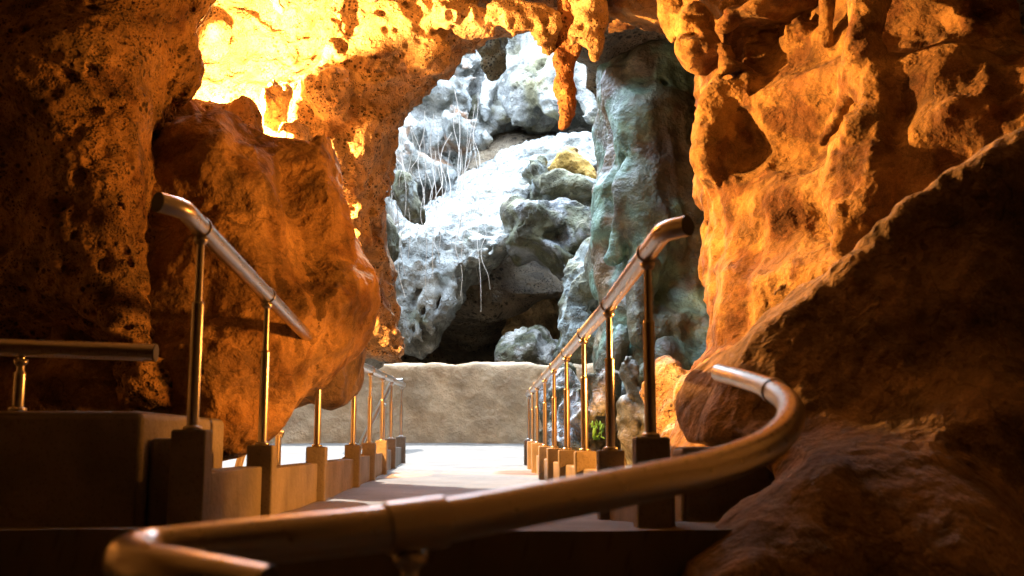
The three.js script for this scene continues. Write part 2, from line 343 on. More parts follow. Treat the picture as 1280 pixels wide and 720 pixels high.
{   // steps leading down from the walkway to where the visitor stands
  const t = thing('steps');
  for (let i = 0; i < 4; i++) part('step', rbox(-3.6 + i * 0.004, 1.5 + i * 0.004, -1.3, -0.16 * (i + 1), -3.098 + i * 0.36, -3.098 + (i + 1) * 0.36 + 0.006, 0.015), M.floor, t);
  tag(t, 'worn concrete steps leading down from the walkway in front', 'steps');
}

// ================================================================ ROCKS OF THE CAVE
// speckled pillar at the left
tag(rockMesh([
  ['u', 0.2, relief([[-330, -330, 5], [275, -330, 5.75], [264, 0, 5.75], [248, 45, 5.75], [228, 88, 5.75], [212, 120, 5.7], [196, 155, 5.6], [180, 200, 5.5], [152, 245, 4.9], [150, 300, 4.8], [172, 350, 5.2], [200, 425, 5.2], [205, 500, 5.2], [150, 520, 5.2], [90, 372, 4.8], [30, 325, 4.8], [-60, 290, 4.8], [-330, 260, 4.8]],
    [[-300, 0, 4.65], [0, -200, 4.75], [0, 0, 4.90], [60, 100, 4.85], [120, 60, 4.80], [240, 20, 5.25], [200, 100, 5.25], [100, 200, 4.90], [20, 200, 5.05], [-100, 200, 4.95], [100, 300, 5.00], [170, 420, 5.10], [0, 300, 5.20], [240, -200, 5.15]], 0.75, 0.28, 0.02)],
  ['u', 0.2, blob(70, 380, 5.7, 190, 90, 0.5)],
  ['u', 0.1, blob(226, 88, 5.75, 27, 32, 0.25)],
  ['u', 0.1, cap([60, 140, 5.0], 30, [150, 380, 5.1], 26)],
], { low: [1.1, 0.12], mid: [3.4, 0.05], fine: [14, 0.012], pits: [9, 0.05, 0.42] }, [-3.6, 0.3, -6.8, -1.2, 3.8, -4.2], 0.016, mineral({ ...OCHRE, spot: 0.55, darkAmt: -0.03 }), M.porous, 'rock_pillar'),
'speckled porous rock pillar with an undercut foot beside the big rounded boulder', 'rock');
// big rounded boulder behind the left handrail
tag(rockMesh([
  ['u', 0.2, relief([[120, 80, 5.8], [205, 98, 5.85], [255, 128, 5.9], [305, 164, 6], [345, 180, 6], [372, 194, 6.2], [392, 196, 6.3], [408, 176, 6.6], [420, 192, 6.7], [430, 232, 6.8], [448, 290, 6.8], [448, 330, 6.7], [438, 372, 6.6], [424, 408, 6.5], [410, 440, 6.4], [394, 490, 6.3], [352, 520, 6.1], [322, 544, 5.9], [285, 560, 5.6], [240, 570, 5.3], [100, 600, 5.2], [-200, 600, 5.4], [-200, 440, 5.4], [40, 420, 5.4], [40, 200, 5.4], [100, 120, 5.5]],
    [[205, 150, 5.7], [180, 250, 5.45], [260, 220, 5.5], [320, 220, 5.7], [250, 320, 5.3], [310, 330, 5.3], [380, 240, 5.9], [415, 215, 6.1], [400, 320, 5.75], [435, 310, 6.05], [370, 400, 5.35], [330, 440, 5.15], [260, 440, 5.15], [200, 480, 5.2], [100, 500, 5.15], [-100, 500, 5.2], [340, 490, 5.35], [290, 530, 5.1], [150, 400, 5.3], [150, 300, 5.4], [120, 200, 5.6], [230, 180, 5.62]], 1.0, 0.35, 0.02)],
  ['u', 0.3, cap([390, 215, 6.0], 14, [432, 330, 6.1], 12)],
  ['u', 0.3, cap([240, 185, 5.7], 18, [330, 260, 5.6], 16)],
  ['u', 0.25, blob(418, 392, 6.15, 34, 46, 0.5)], ['u', 0.25, blob(392, 440, 6.0, 30, 34, 0.4)],
  ['s', 0.08, blob(158, 372, 5.1, 12, 16, 0.25)],
], { low: [1.2, 0.05], mid: [3.2, 0.022], fine: [12, 0.012], flute: [2.2, 0.03] }, [-3.2, -0.4, -7.6, -0.55, 2.6, -4.6], 0.016, mineral({ ...OCHRE, streak: 0.5, darkAmt: -0.06 }), M.smoothRock, 'boulder'),
'large smooth rounded boulder bulging over the left handrail', 'boulder');
// lower lobe under the boulder
tag(rockMesh([
  ['u', 0.2, relief([[330, 400, 6.8], [424, 398, 7], [446, 432, 7], [444, 465, 7], [436, 492, 7], [420, 508, 7], [405, 512, 7], [392, 500, 7], [345, 510, 6.8], [320, 480, 6.6]], [[420, 420, 6.8], [430, 480, 6.75], [380, 480, 6.6], [412, 520, 6.9]], 0.8, 0.2)],
  ['u', 0.1, blob(421, 462, 7, 14, 38, 0.3)],
  ['u', 0.2, blob(385, 345, 8.0, 52, 70, 1.0)], ['u', 0.3, cap([360, 420, 7.2], 40, [372, 360, 7.8], 50)], ['u', 0.2, cap([320, 446, 7.4], 42, [395, 440, 7.5], 38)],
], { low: [1.2, 0.04], mid: [3.4, 0.03], fine: [10, 0.008] }, [-2.2, 0.2, -9.4, -0.6, 2.4, -6.2], 0.022, mineral({ base: [0.3, 0.22, 0.14], alt: [0.38, 0.3, 0.2], dark: [0.12, 0.08, 0.05] }), M.smoothRock, 'rock_lobe'),
'brown hanging rock lobe tucked beneath the large rounded boulder', 'rock');
// glowing niche wall behind the boulder and the porous left half of the arch
tag(rockMesh([
  ['u', 0.3, relief([[60, -330, 10], [760, -330, 10.35], [752, 20, 10.35], [742, 42, 10.35], [728, 70, 10.35], [705, 48, 10.35], [690, 62, 10.35], [668, 47, 10.35], [640, 44, 10.35], [606, 52, 10.35], [575, 70, 10.35], [548, 98, 10.35], [520, 134, 10.35], [500, 174, 10.35], [489, 215, 10.35], [480, 250, 10.35], [474, 300, 10.35], [486, 350, 10.35], [497, 405, 10.35], [494, 445, 10.35], [440, 452, 10.35], [425, 470, 10.35], [330, 482, 10.35], [60, 500, 10.35]],
    [[200, 60, 9.7], [300, 40, 9.75], [380, 60, 9.65], [300, 150, 9.6], [425, 20, 9.5], [440, 100, 9.35], [400, 180, 9.2], [360, 140, 9.3], [480, 40, 9.25], [470, 120, 9.3], [520, 20, 9.2], [500, 100, 9.45], [560, 30, 9.2], [620, 20, 9.2], [690, 20, 9.1], [740, 10, 8.9], [470, 200, 9.5], [450, 300, 9.6], [470, 400, 9.7], [450, 180, 9.25], [600, -200, 9.2], [300, -200, 9.9]], 1.3, 0.35)],
  ['u', 0.06, blob(676, 38, 9.2, 14, 26, 0.14)], ['u', 0.06, cap([679, 30, 9.15], 11, [677, 62, 9.2], 4)],
  ['u', 0.05, cap([736, -20, 8.9], 17, [741, 78, 9.0], 5)], ['u', 0.05, blob(732, 20, 8.95, 18, 40, 0.15)],
  ['u', 0.05, cap([560, 10, 9.2], 22, [600, 34, 9.3], 14)], ['u', 0.05, blob(640, 22, 9.15, 30, 18, 0.16)], ['u', 0.05, blob(530, 60, 9.35, 20, 34, 0.16, -30)],
  ['u', 0.05, cap([345, -30, 9.0], 15, [353, 20, 9.0], 6)], ['u', 0.05, cap([366, -10, 9.8], 12, [366, 48, 9.9], 16)],
  ['u', 0.05, blob(270, 55, 9.65, 26, 24, 0.2)],
  ['u', 0.06, cap([422, -40, 9.2], 10, [418, 66, 9.35], 5)],
  ['u', 0.08, blob(345, 135, 8.9, 16, 30, 0.25, -20)], ['u', 0.08, blob(372, 180, 8.75, 26, 24, 0.25, 25)],
  ['u', 0.1, blob(412, 120, 9.15, 34, 40, 0.28)],
  ['s', 0.08, blob(540, 36, 9.0, 8, 26, 0.14, -12)], ['s', 0.08, blob(470, 20, 9.0, 22, 34, 0.16)], ['s', 0.06, blob(388, 206, 8.7, 10, 14, 0.16, -40)],
  ['s', 0.06, blob(450, 398, 9.5, 26, 8, 0.4, 8)],
], { low: [1.1, 0.1], mid: [3.6, 0.075], fine: [10, 0.03], pits: [8, 0.09, 0.36], warp: [1.6, 0.05] }, [-3.7, -0.2, -11.8, 1.2, 4.9, -8.0], 0.025, mineral({ base: [0.46, 0.34, 0.2], alt: [0.58, 0.47, 0.33], dark: [0.22, 0.12, 0.06], spot: 0.5, darkAmt: -0.08 }), M.porous, 'rock_arch'),
'porous bright rock arch with ragged dripping underside over the passage', 'rock arch');
// dark knobbly rock in front of the glowing niche
tag(rockMesh([
  ['u', 0.05, blob(268, 148, 7.6, 30, 26, 0.24)], ['u', 0.07, blob(305, 146, 7.6, 20, 26, 0.2)], ['u', 0.05, blob(284, 168, 7.6, 42, 22, 0.25, -12)], ['u', 0.05, blob(250, 128, 7.65, 15, 18, 0.15)], ['u', 0.1, cap([280, 175, 7.6], 34, [270, 240, 7.4], 44)],
], { low: [2.2, 0.05], mid: [6, 0.045], fine: [16, 0.012], warp: [3, 0.04] }, [-2.6, 1.6, -8.2, -1.5, 3.3, -7.0], 0.014, mineral({ base: [0.3, 0.18, 0.1], alt: [0.38, 0.25, 0.14], dark: [0.1, 0.05, 0.03] }), M.porous, 'knobbly_rock'),
'dark knobbly rock silhouetted before the glowing niche', 'rock');
// right wall of the cave
tag(rockMesh([
  ['u', 0.3, relief([[744, -330, 9.9], [748, 10, 9.9], [760, 36, 9.8], [790, 42, 9.8], [815, 44, 9.7], [836, 46, 9.5], [850, 62, 9.5], [866, 92, 9.4], [872, 120, 9.3], [868, 180, 9.2], [866, 260, 9.0], [868, 360, 8.7], [876, 440, 8.4], [862, 480, 7.6], [840, 560, 7.3], [850, 700, 7], [1500, 760, 5.2], [1700, 400, 5], [1700, -330, 5]],
    [[760, 0, 9.05], [800, 20, 9.0], [830, 20, 8.55], [850, 50, 8.5], [900, 30, 8.35], [880, 70, 8.4], [950, 30, 8.35], [940, 90, 8.25], [990, 45, 8.1], [1000, 90, 8.05], [1060, 30, 7.4], [1085, 30, 7.0], [1075, 100, 7.0], [1030, 160, 7.5], [1000, 180, 7.75], [960, 200, 7.9], [900, 200, 8.15], [880, 300, 8.0], [930, 300, 7.7], [900, 400, 7.4], [960, 380, 7.2], [1000, 280, 7.3], [1060, 230, 6.8], [1060, 330, 6.5], [1120, 60, 6.5], [1150, 200, 6.3], [1200, 60, 6.0], [1180, 150, 6.4], [1260, 100, 5.6], [1300, 300, 5.4], [1500, 100, 4.9], [1250, -200, 5.6], [950, -250, 7.8], [1000, 500, 6.4]], 1.1, 0.3, 0.05)],
  // bright knobs, ledges and stalactite stubs of the upper part
  ['u', 0.05, cap([838, -30, 8.45], 24, [842, 20, 8.45], 18)], ['u', 0.04, cap([842, 20, 8.4], 12, [843, 54, 8.45], 3)], ['u', 0.05, blob(868, 30, 8.3, 20, 24, 0.16)], ['u', 0.05, blob(880, 66, 8.25, 30, 22, 0.18, -10)], ['u', 0.04, cap([910, 40, 8.05], 13, [908, 78, 8.1], 5)],
  ['u', 0.06, blob(965, 8, 7.95, 60, 12, 0.3, 8)], ['u', 0.06, blob(1000, 48, 7.9, 34, 18, 0.22, -25)], ['u', 0.06, cap([1034, -20, 7.3], 9, [1038, 50, 7.45], 4)],
  ['u', 0.1, cap([1086, -40, 6.85], 26, [1082, 55, 6.8], 20)], ['u', 0.08, cap([1082, 55, 6.8], 18, [1026, 178, 7.25], 7)],
  ['u', 0.2, blob(915, 118, 8.05, 22, 26, 0.2, 20)], ['u', 0.3, blob(890, 185, 8.05, 24, 50, 0.2)],
  ['u', 0.25, cap([1050, 190, 6.95], 20, [1068, 300, 6.5], 24)], ['u', 0.25, cap([1092, 110, 6.75], 26, [1096, 250, 6.45], 22)],
  ['s', 0.12, blob(940, 160, 7.8, 12, 36, 0.14, 24)], ['s', 0.06, blob(912, 95, 7.95, 20, 11, 0.3, 18)], ['s', 0.05, blob(862, 46, 8.2, 13, 7, 0.14, -15)], ['s', 0.05, blob(866, 22, 8.1, 10, 6, 0.14, -15)],
  ['s', 0.1, blob(945, 38, 7.9, 50, 18, 0.3, 6)], ['s', 0.2, blob(1205, 120, 5.85, 24, 60, 0.2, -18)],
], { low: [1.1, 0.05], mid: [4.4, 0.022], fine: [13, 0.017], warp: [2.2, 0.03], flute: [3.6, 0.04] }, [0.7, -0.2, -10.2, 3.7, 4.9, -4.6], 0.023, mineral({ base: [0.32, 0.195, 0.07], alt: [0.42, 0.285, 0.12], dark: [0.11, 0.042, 0.016], darkAmt: 0.06, f: 1.5, streak: 0.3 }), M.smoothRock, 'rock_wall'),
'tall knobbly ochre rock wall with hollows and short stalactite stubs behind the dark slope', 'rock wall');
// dark sloping rock at the right
tag(rockMesh([
  ['u', 0.25, relief([[1500, 40, 3.4], [1290, 160, 3.6], [1200, 215, 3.75], [1130, 262, 3.85], [1060, 310, 3.95], [1003, 350, 4.05], [985, 362, 4.1], [945, 396, 4.2], [893, 442, 4.4], [864, 478, 4.5], [857, 520, 4.5], [862, 545, 4.4], [945, 565, 3.9], [950, 620, 3.5], [922, 670, 3.1], [878, 735, 2.75], [850, 1000, 2.5], [1700, 1000, 2.5]],
    [[1280, 200, 3.6], [1180, 260, 3.7], [1080, 330, 3.8], [1000, 400, 3.88], [920, 450, 4.0], [880, 500, 4.05], [950, 520, 3.9], [1040, 470, 3.8], [1150, 420, 3.7], [1280, 380, 3.6], [1050, 600, 3.5], [960, 640, 3.35], [920, 710, 2.65], [1150, 600, 3.3], [1280, 560, 3.25], [1280, 700, 2.6], [1080, 720, 2.55], [1180, 660, 2.75], [1060, 660, 2.9], [1500, 400, 3.5]], 0.6, 0.1, 0.03)],
  ['u', 0.05, blob(968, 356, 4.1, 13, 14, 0.1)],
  ['s', 0.12, cap([900, 520, 3.9], 12, [990, 490, 3.62], 20)],
], { low: [1.3, 0.05], mid: [4.0, 0.018], fine: [14, 0.009] }, [0.5, -1.3, -5.4, 2.6, 1.9, -2.5], 0.014, mineral({ base: [0.32, 0.23, 0.14], alt: [0.39, 0.29, 0.19], dark: [0.18, 0.12, 0.07], streak: 0.6 }), M.smoothRock, 'rock_slope'),
'dark sloping rock rising behind the bent end of the curved handrail', 'rock');
// grey-green column beyond the arch
tag(rockMesh([
  ['u', 0.25, relief([[742, -60, 14.40], [750, 40, 14.40], [748, 90, 14.40], [752, 160, 14.40], [752, 215, 14.40], [742, 250, 14.40], [737, 300, 14.40], [745, 350, 14.16], [752, 400, 13.80], [745, 450, 13.80], [740, 600, 13.20], [1000, 600, 13.20], [1000, -60, 14.40]],
    [[760, 60, 13.92], [765, 160, 13.92], [790, 100, 13.50], [820, 80, 13.32], [860, 150, 13.44], [775, 200, 13.80], [820, 220, 13.32], [860, 300, 13.08], [770, 260, 13.56], [800, 330, 13.08], [760, 330, 13.80], [770, 430, 13.08], [830, 430, 12.48], [860, 470, 12.24], [800, 520, 12.48], [900, 200, 13.20]], 1.2, 0.3)],
  ['u', 0.1, cap([775, 90, 13.62], 14, [790, 175, 13.44], 20)], ['u', 0.4, cap([815, 150, 13.4], 40, [822, 275, 13.3], 38)], ['u', 0.08, cap([790, 215, 13.26], 12, [760, 320, 13.50], 10)],
  ['u', 0.08, cap([805, 330, 12.84], 16, [800, 420, 12.60], 14)], ['u', 0.1, blob(835, 455, 12.36, 30, 34, 0.3)], ['u', 0.08, blob(775, 440, 12.96, 16, 30, 0.3)],
  ['s', 0.05, blob(833, 108, 13.20, 8, 8, 0.25)], ['s', 0.08, cap([768, 220, 13.44], 8, [800, 170, 13.14], 7)], ['s', 0.1, blob(790, 480, 12.24, 14, 46, 0.3)],
], { low: [1.0, 0.07], mid: [2.4, 0.04], fine: [9, 0.012], flute: [3.2, 0.04] }, [1.0, -0.2, -16.0, 3.9, 6.4, -11.6], 0.03, mineral({ base: [0.18, 0.22, 0.15], alt: [0.28, 0.19, 0.1], dark: [0.12, 0.08, 0.05], crust: [0.24, 0.42, 0.34], crustAmt: 0.03, f: 0.8, streak: 0.35 }), M.wet, 'rock_column'),
'grey green fluted rock column with a small round hole beside the arch', 'rock column');
// long reddish stalactite
tag(rockMesh([
  ['u', 0.05, cap([712, -10, 9.2], 20, [708, 60, 9.25], 15)], ['u', 0.05, cap([708, 60, 9.25], 15, [707, 125, 9.25], 11)], ['u', 0.04, cap([707, 118, 9.25], 13, [705, 160, 9.25], 5)], ['u', 0.04, blob(698, 74, 9.2, 10, 14, 0.1)], ['u', 0.04, blob(718, 56, 9.2, 9, 18, 0.1)], ['u', 0.04, blob(709, 132, 9.2, 12, 14, 0.09)],
], { low: [3, 0.02], mid: [8, 0.022], fine: [20, 0.006], warp: [4, 0.02] }, [0.5, 2.6, -9.7, 1.1, 4.6, -8.8], 0.011, mineral({ base: [0.36, 0.17, 0.08], alt: [0.42, 0.24, 0.12], dark: [0.2, 0.08, 0.04], f: 3 }), M.porous, 'stalactite'),
'long reddish brown stalactite with a blunt tip hanging from the arch', 'stalactite');
tag(rockMesh([
  ['u', 0.1, cap([615, 10, 14], 24, [617, 60, 14], 18)], ['u', 0.06, cap([616, 60, 14], 19, [616, 96, 14], 7)],
], { low: [2, 0.04], mid: [5, 0.05], fine: [12, 0.012], warp: [3, 0.04] }, [-0.4, 5, -14.8, 0.9, 7, -13.2], 0.024, mineral({ base: [0.2, 0.19, 0.13], alt: [0.26, 0.25, 0.18], dark: [0.1, 0.1, 0.07] }), M.porous, 'stalactite'),
'short dark stalactite hanging before the white far slope', 'stalactite');

// ================================================================ ROCKS OF THE SINKHOLE, IN DAYLIGHT
const WHITE = { base: [0.34, 0.37, 0.365], alt: [0.49, 0.52, 0.515], dark: [0.1, 0.1, 0.07] };
// slanting slab with a fluted hanging tip
tag(rockMesh([
  ['u', 0.4, relief([[478, 335, 20.2], [476, 300, 21], [500, 268, 21.6], [545, 245, 22.4], [590, 205, 23.4], [625, 180, 24], [660, 167, 24.2], [705, 166, 24], [775, 168, 24], [775, 205, 22.5], [700, 215, 21.5], [668, 240, 20.8], [645, 270, 20], [640, 300, 19.4], [612, 326, 19.2], [560, 350, 19.2], [500, 360, 19.6]],
    [[520, 330, 19.2], [630, 305, 19.0], [700, 168, 24]], 2.6, 0.3)],
  ['u', 0.4, relief([[490, 300, 19.6], [630, 300, 19.4], [606, 332, 19.3], [580, 352, 19.2], [570, 378, 19.2], [560, 398, 19.2], [544, 424, 19.2], [522, 437, 19.2], [500, 431, 19.2], [495, 385, 19.3], [488, 345, 19.6]],
    [[500, 330, 19.3], [560, 330, 19.1], [610, 310, 19.1], [510, 420, 19.0], [545, 395, 18.95], [520, 370, 19.05]], 1.3, 0.3)],
  ['u', 0.08, cap([506, 335, 19.1], 9, [511, 422, 18.9], 12)], ['u', 0.08, cap([526, 330, 18.95], 7, [526, 420, 18.85], 7)], ['u', 0.08, cap([542, 335, 18.95], 7, [540, 408, 18.8], 6)], ['u', 0.08, cap([562, 335, 18.95], 8, [556, 390, 18.8], 6)],
  ['s', 0.15, blob(640, 350, 19.6, 64, 34, 2.2, 12)],
], { low: [0.7, 0.08], mid: [2.2, 0.08], fine: [6, 0.06], warp: [1.2, 0.08], flute: [2.6, 0.07] }, [-3, 1, -27.5, 3.6, 8.2, -18.2], 0.05, mineral({ ...WHITE, f: 0.6, crust: [0.3, 0.34, 0.24], crustAmt: -0.24 }), M.far, 'rock_slab'),
'huge white slanting rock slab with a fluted tip hanging over the dark hollow', 'rock slab');
// rubble slope at the upper left
tag(rockMesh([
  ['u', 0.6, relief([[420, 40, 24], [560, 40, 26], [600, 60, 27], [585, 120, 26], [580, 200, 25], [560, 250, 24], [520, 300, 22], [470, 340, 21], [420, 340, 21]], [[560, 70, 26.5], [540, 110, 25.5], [560, 180, 25], [500, 180, 23.5], [530, 240, 23.4], [480, 260, 22], [470, 330, 20.6]], 3, 0.7)],
  ['u', 0.3, blob(540, 130, 25.2, 28, 30, 0.8)], ['u', 0.3, blob(520, 215, 23.2, 36, 28, 0.8)], ['u', 0.2, blob(575, 170, 24.6, 14, 20, 0.6)],
  ['s', 0.2, blob(575, 120, 25, 6, 50, 0.6)],
], { low: [0.6, 0.25], mid: [1.6, 0.22], fine: [5, 0.09], warp: [1, 0.15] }, [-4.6, 2, -30, 0.6, 12, -20], 0.06, mineral({ ...WHITE, f: 0.8, crust: [0.4, 0.26, 0.17], crustAmt: -0.12, darkAmt: 0.03 }), M.far, 'rubble_slope'),
'white rubble slope tangled with roots above the slanting slab', 'rock slope');
// back wall of the sinkhole with the pale ledge
tag(rockMesh([
  ['u', 0.6, relief([[520, -60, 28], [800, -60, 27], [800, 60, 27], [768, 146, 26], [700, 140, 26], [648, 150, 26.5], [600, 190, 27], [560, 190, 28], [540, 60, 28]], [[580, 100, 27.5], [620, 60, 27.2], [640, 100, 26.6], [700, 90, 26], [750, 110, 25.4], [690, 130, 25.8], [740, 60, 26]], 2, 0.5)],
  ['u', 0.3, cap([650, 110, 25.8], 26, [650, 132, 25.8], 22)], ['u', 0.2, cap([700, 90, 25.3], 24, [695, 132, 25.3], 22)], ['u', 0.2, cap([752, 85, 24.8], 22, [748, 128, 24.8], 26)], ['u', 0.15, cap([616, 70, 26.6], 10, [612, 170, 26.4], 7)],
], { low: [0.6, 0.2], mid: [1.6, 0.18], fine: [5, 0.07], warp: [1, 0.12] }, [-2.6, 6.5, -31, 5.2, 13.4, -23.5], 0.065, mineral({ ...WHITE, f: 0.5, crust: [0.34, 0.33, 0.2], crustAmt: -0.08, streak: 0.15 }), M.far, 'rock_ledge'),
'pale overhanging rock ledge high above the white slab', 'rock ledge');
function lump(name, label, blobs, cell, col, mat, disp, group) {
  const lo = [1e9, 1e9, 1e9], hi = [-1e9, -1e9, -1e9], ops = [];
  for (const b of blobs) {
    ops.push(['u', Math.min(b[3], b[4]) * b[2] / F * 0.5, blob(...b)]); const c = at(b[0], b[1], b[2]), s = b[2] / F, r = Math.max(b[3], b[4]) * s * 1.15 + 0.25;
    [[c.x, r], [c.y, r], [c.z, b[5] * 1.2 + 0.25]].forEach(([v, q], i) => { lo[i] = Math.min(lo[i], v - q); hi[i] = Math.max(hi[i], v + q); });
  }
  return tag(rockMesh(ops, disp, [...lo, ...hi], cell, mineral(col), mat, name), label, 'rock', group);
}
const FD = { low: [0.9, 0.1], mid: [2.4, 0.1], fine: [7, 0.04], warp: [1.4, 0.1] }, ND = { low: [1.5, 0.05], mid: [4, 0.05], fine: [10, 0.015], warp: [2, 0.05] };
const GREEN = { base: [0.14, 0.155, 0.1], alt: [0.19, 0.19, 0.125], dark: [0.08, 0.07, 0.045], crust: [0.32, 0.38, 0.39], crustAmt: -0.1, f: 1 };
lump('rock', 'ochre yellow rock resting on the white slab beside the column', [[716, 212, 20.6, 32, 18, 0.5], [712, 200, 20.6, 17, 15, 0.4], [738, 222, 20.5, 14, 14, 0.4]], 0.035, { base: [0.58, 0.36, 0.06], alt: [0.66, 0.43, 0.1], dark: [0.3, 0.17, 0.03], f: 2 }, M.far, FD);
lump('rock', 'dark green ledge rock carrying the ochre yellow rock', [[690, 240, 20.6, 30, 22, 0.9], [715, 245, 20.4, 40, 16, 0.9], [672, 215, 20.8, 10, 20, 0.6]], 0.04, GREEN, M.far, FD);
lump('rock', 'knobbly grey rock bank below the ochre rock, dark holes along its edge', [[690, 282, 19.4, 60, 24, 1.0, -6], [730, 300, 19.2, 32, 36, 0.9], [650, 270, 19.5, 22, 18, 0.7], [660, 300, 19.4, 30, 22, 0.8], [700, 322, 19.2, 52, 12, 0.9, -22]], 0.04, { ...GREEN, crust: [0.3, 0.33, 0.36], crustAmt: -0.03 }, M.far, FD);
lump('rock', 'blue grey crusted rock standing beneath the knobbly bank', [[728, 360, 17.6, 24, 40, 0.8], [745, 330, 17.6, 20, 30, 0.7], [715, 400, 17.6, 18, 34, 0.7], [728, 430, 17.4, 26, 40, 0.7]], 0.035, { ...GREEN, crustAmt: 0.0 }, M.far, FD);
lump('rock', 'brown rounded rock inside the dark hollow under the slab', [[672, 386, 22, 26, 24, 0.7], [660, 398, 22, 20, 16, 0.6], [668, 440, 22, 40, 50, 0.7]], 0.045, { base: [0.4, 0.29, 0.14], alt: [0.46, 0.34, 0.18], dark: [0.2, 0.13, 0.07], f: 0.8 }, M.far, FD);
lump('rock', 'low grey boulder rubble behind the right end of the parapet', [[642, 440, 18.9, 18, 22, 0.5], [668, 436, 18.9, 24, 22, 0.5], [690, 446, 18.8, 20, 22, 0.5], [662, 418, 18.9, 22, 7, 0.4, -4]], 0.035, { ...GREEN, crust: [0.55, 0.56, 0.54], crustAmt: 0.02, f: 2 }, M.far, FD);
lump('rock', 'grey block with a flat pale top below the rubble slope', [[511, 245, 17.4, 17, 28, 0.5], [505, 232, 17.4, 16, 14, 0.45], [520, 258, 17.4, 12, 16, 0.4]], 0.03, { ...GREEN, crustAmt: -0.04, f: 1.4 }, M.far, FD);
lump('rock', 'olive rock below the grey block at the arch foot', [[480, 285, 16, 20, 22, 0.5], [470, 300, 16, 24, 26, 0.5]], 0.03, { ...GREEN, crustAmt: -0.25 }, M.far, FD);
lump('rock', 'small round grey boulder on the parapet by the arch', [[461, 440, 15.2, 17, 16, 0.3], [455, 452, 15.2, 16, 12, 0.3]], 0.022, { base: [0.28, 0.25, 0.2], alt: [0.34, 0.31, 0.25], dark: [0.14, 0.12, 0.09], f: 2 }, M.far, ND);
// rocks along the right of the walkway
lump('rock', 'pale blue crusted rock heap behind the right handrail posts', [[735, 520, 12.6, 34, 40, 0.6], [705, 505, 13.4, 26, 44, 0.6], [752, 500, 12.3, 16, 34, 0.5], [715, 560, 12.6, 44, 30, 0.6]], 0.026, { ...GREEN, crust: [0.56, 0.62, 0.68], crustAmt: 0.06, f: 1.6 }, M.far, { ...ND, mid: [4, 0.09] });
lump('rock', 'upright pale green rock fin at the foot of the column', [[797, 500, 11.8, 10, 50, 0.3, 8], [802, 545, 11.7, 12, 30, 0.3], [788, 540, 11.8, 10, 44, 0.3, 10]], 0.022, { ...GREEN, crust: [0.5, 0.6, 0.58], crustAmt: 0.05, f: 1.8 }, M.wet, ND);
lump('rock', 'brown bulging rock between the column and the dark slope', [[836, 500, 8.4, 28, 52, 0.5], [850, 560, 8.2, 34, 46, 0.5], [828, 545, 8.4, 20, 40, 0.4], [870, 500, 8.0, 20, 40, 0.5]], 0.018, { base: [0.38, 0.26, 0.14], alt: [0.44, 0.33, 0.2], dark: [0.16, 0.09, 0.05], crust: [0.4, 0.42, 0.36], crustAmt: -0.25, f: 1.6 }, M.porous, ND);

// ================================================================ MASONRY
// curved parapet at the far end
{
  const pts = [], cx = -1.2, cz = -9.5, R = 7.6; const t = thing('parapet');
  const f = (x, y, z) => {
    const r = Math.hypot(x - cx, z - cz), base = floorY(Math.min(17.5, -z)); const top = 1.58 + 0.05 * noise(x * 1.7, 3, z * 1.7) + 0.02 * noise(x * 6, 3, z * 6) - 0.04 * smooth(0.5, 1.2, x);
    let d = smax(Math.abs(r - R) - 0.21, Math.max(y - top, base - 0.5 - y), 0.1);
    d = Math.max(d, z + 14.0);
    if (Math.abs(d) < 0.2) d += 0.035 * fbm(x * 4, y * 4, z * 4, 4) + 0.02 * noise(x * 1.5, y * 1.5, z * 1.5);
    return d;
  };
  const m = new THREE.Mesh(rockGeometry(meshField(f, [-8, -0.3, -17.6], [3.0, 1.9, -13.9], 0.035), mineral({ base: [0.7, 0.5, 0.31], alt: [0.76, 0.58, 0.39], dark: [0.56, 0.38, 0.22], f: 1.6, darkAmt: -0.08 })), rockMat(bumpSmooth, 0.8, 0.02, 0.9, tintSlab)); m.name = 'parapet';
  tag(m, 'curved tan plastered parapet wall closing the far end of the walkway', 'wall');
}
const XL = -0.92, XR = 0.548;
const leftD = [3.39, 4.48, 5.98, 7.67, 8.8, 9.9, 10.9, 12.3], rightD = [3.35, 4.39, 5.47, 6.58, 7.7, 8.8, 10, 10.9, 11.7];
function kerb(name, label, X, ds, side, h, extra) {
  const t = thing(name);
  for (let i = 0; i < ds.length - 1; i++) {
    const a = ds[i] + 0.052, b = ds[i + 1] - 0.052, y = Math.min(floorY(a), floorY(b));
    part('kerb_wall', rbox(X + side * 0.035 - 0.05, X + side * 0.035 + 0.05, y - 0.1, y + h, -b, -a, 0.01), M.concrete, t);
  }
  for (const d of ds) part('footing_block', rbox(X - 0.055, X + 0.055, floorY(d) - 0.1, floorY(d) + h + 0.09, -d - 0.05, -d + 0.05, 0.01), M.concrete, t);
  return tag(t, label, 'kerb');
}
kerb('kerb', 'low concrete kerb with post blocks under the boulder side handrail', XL, leftD, -1, 0.215);
kerb('kerb', 'low concrete kerb with post blocks beside the column side rocks', XR, rightD, 1, 0.19);

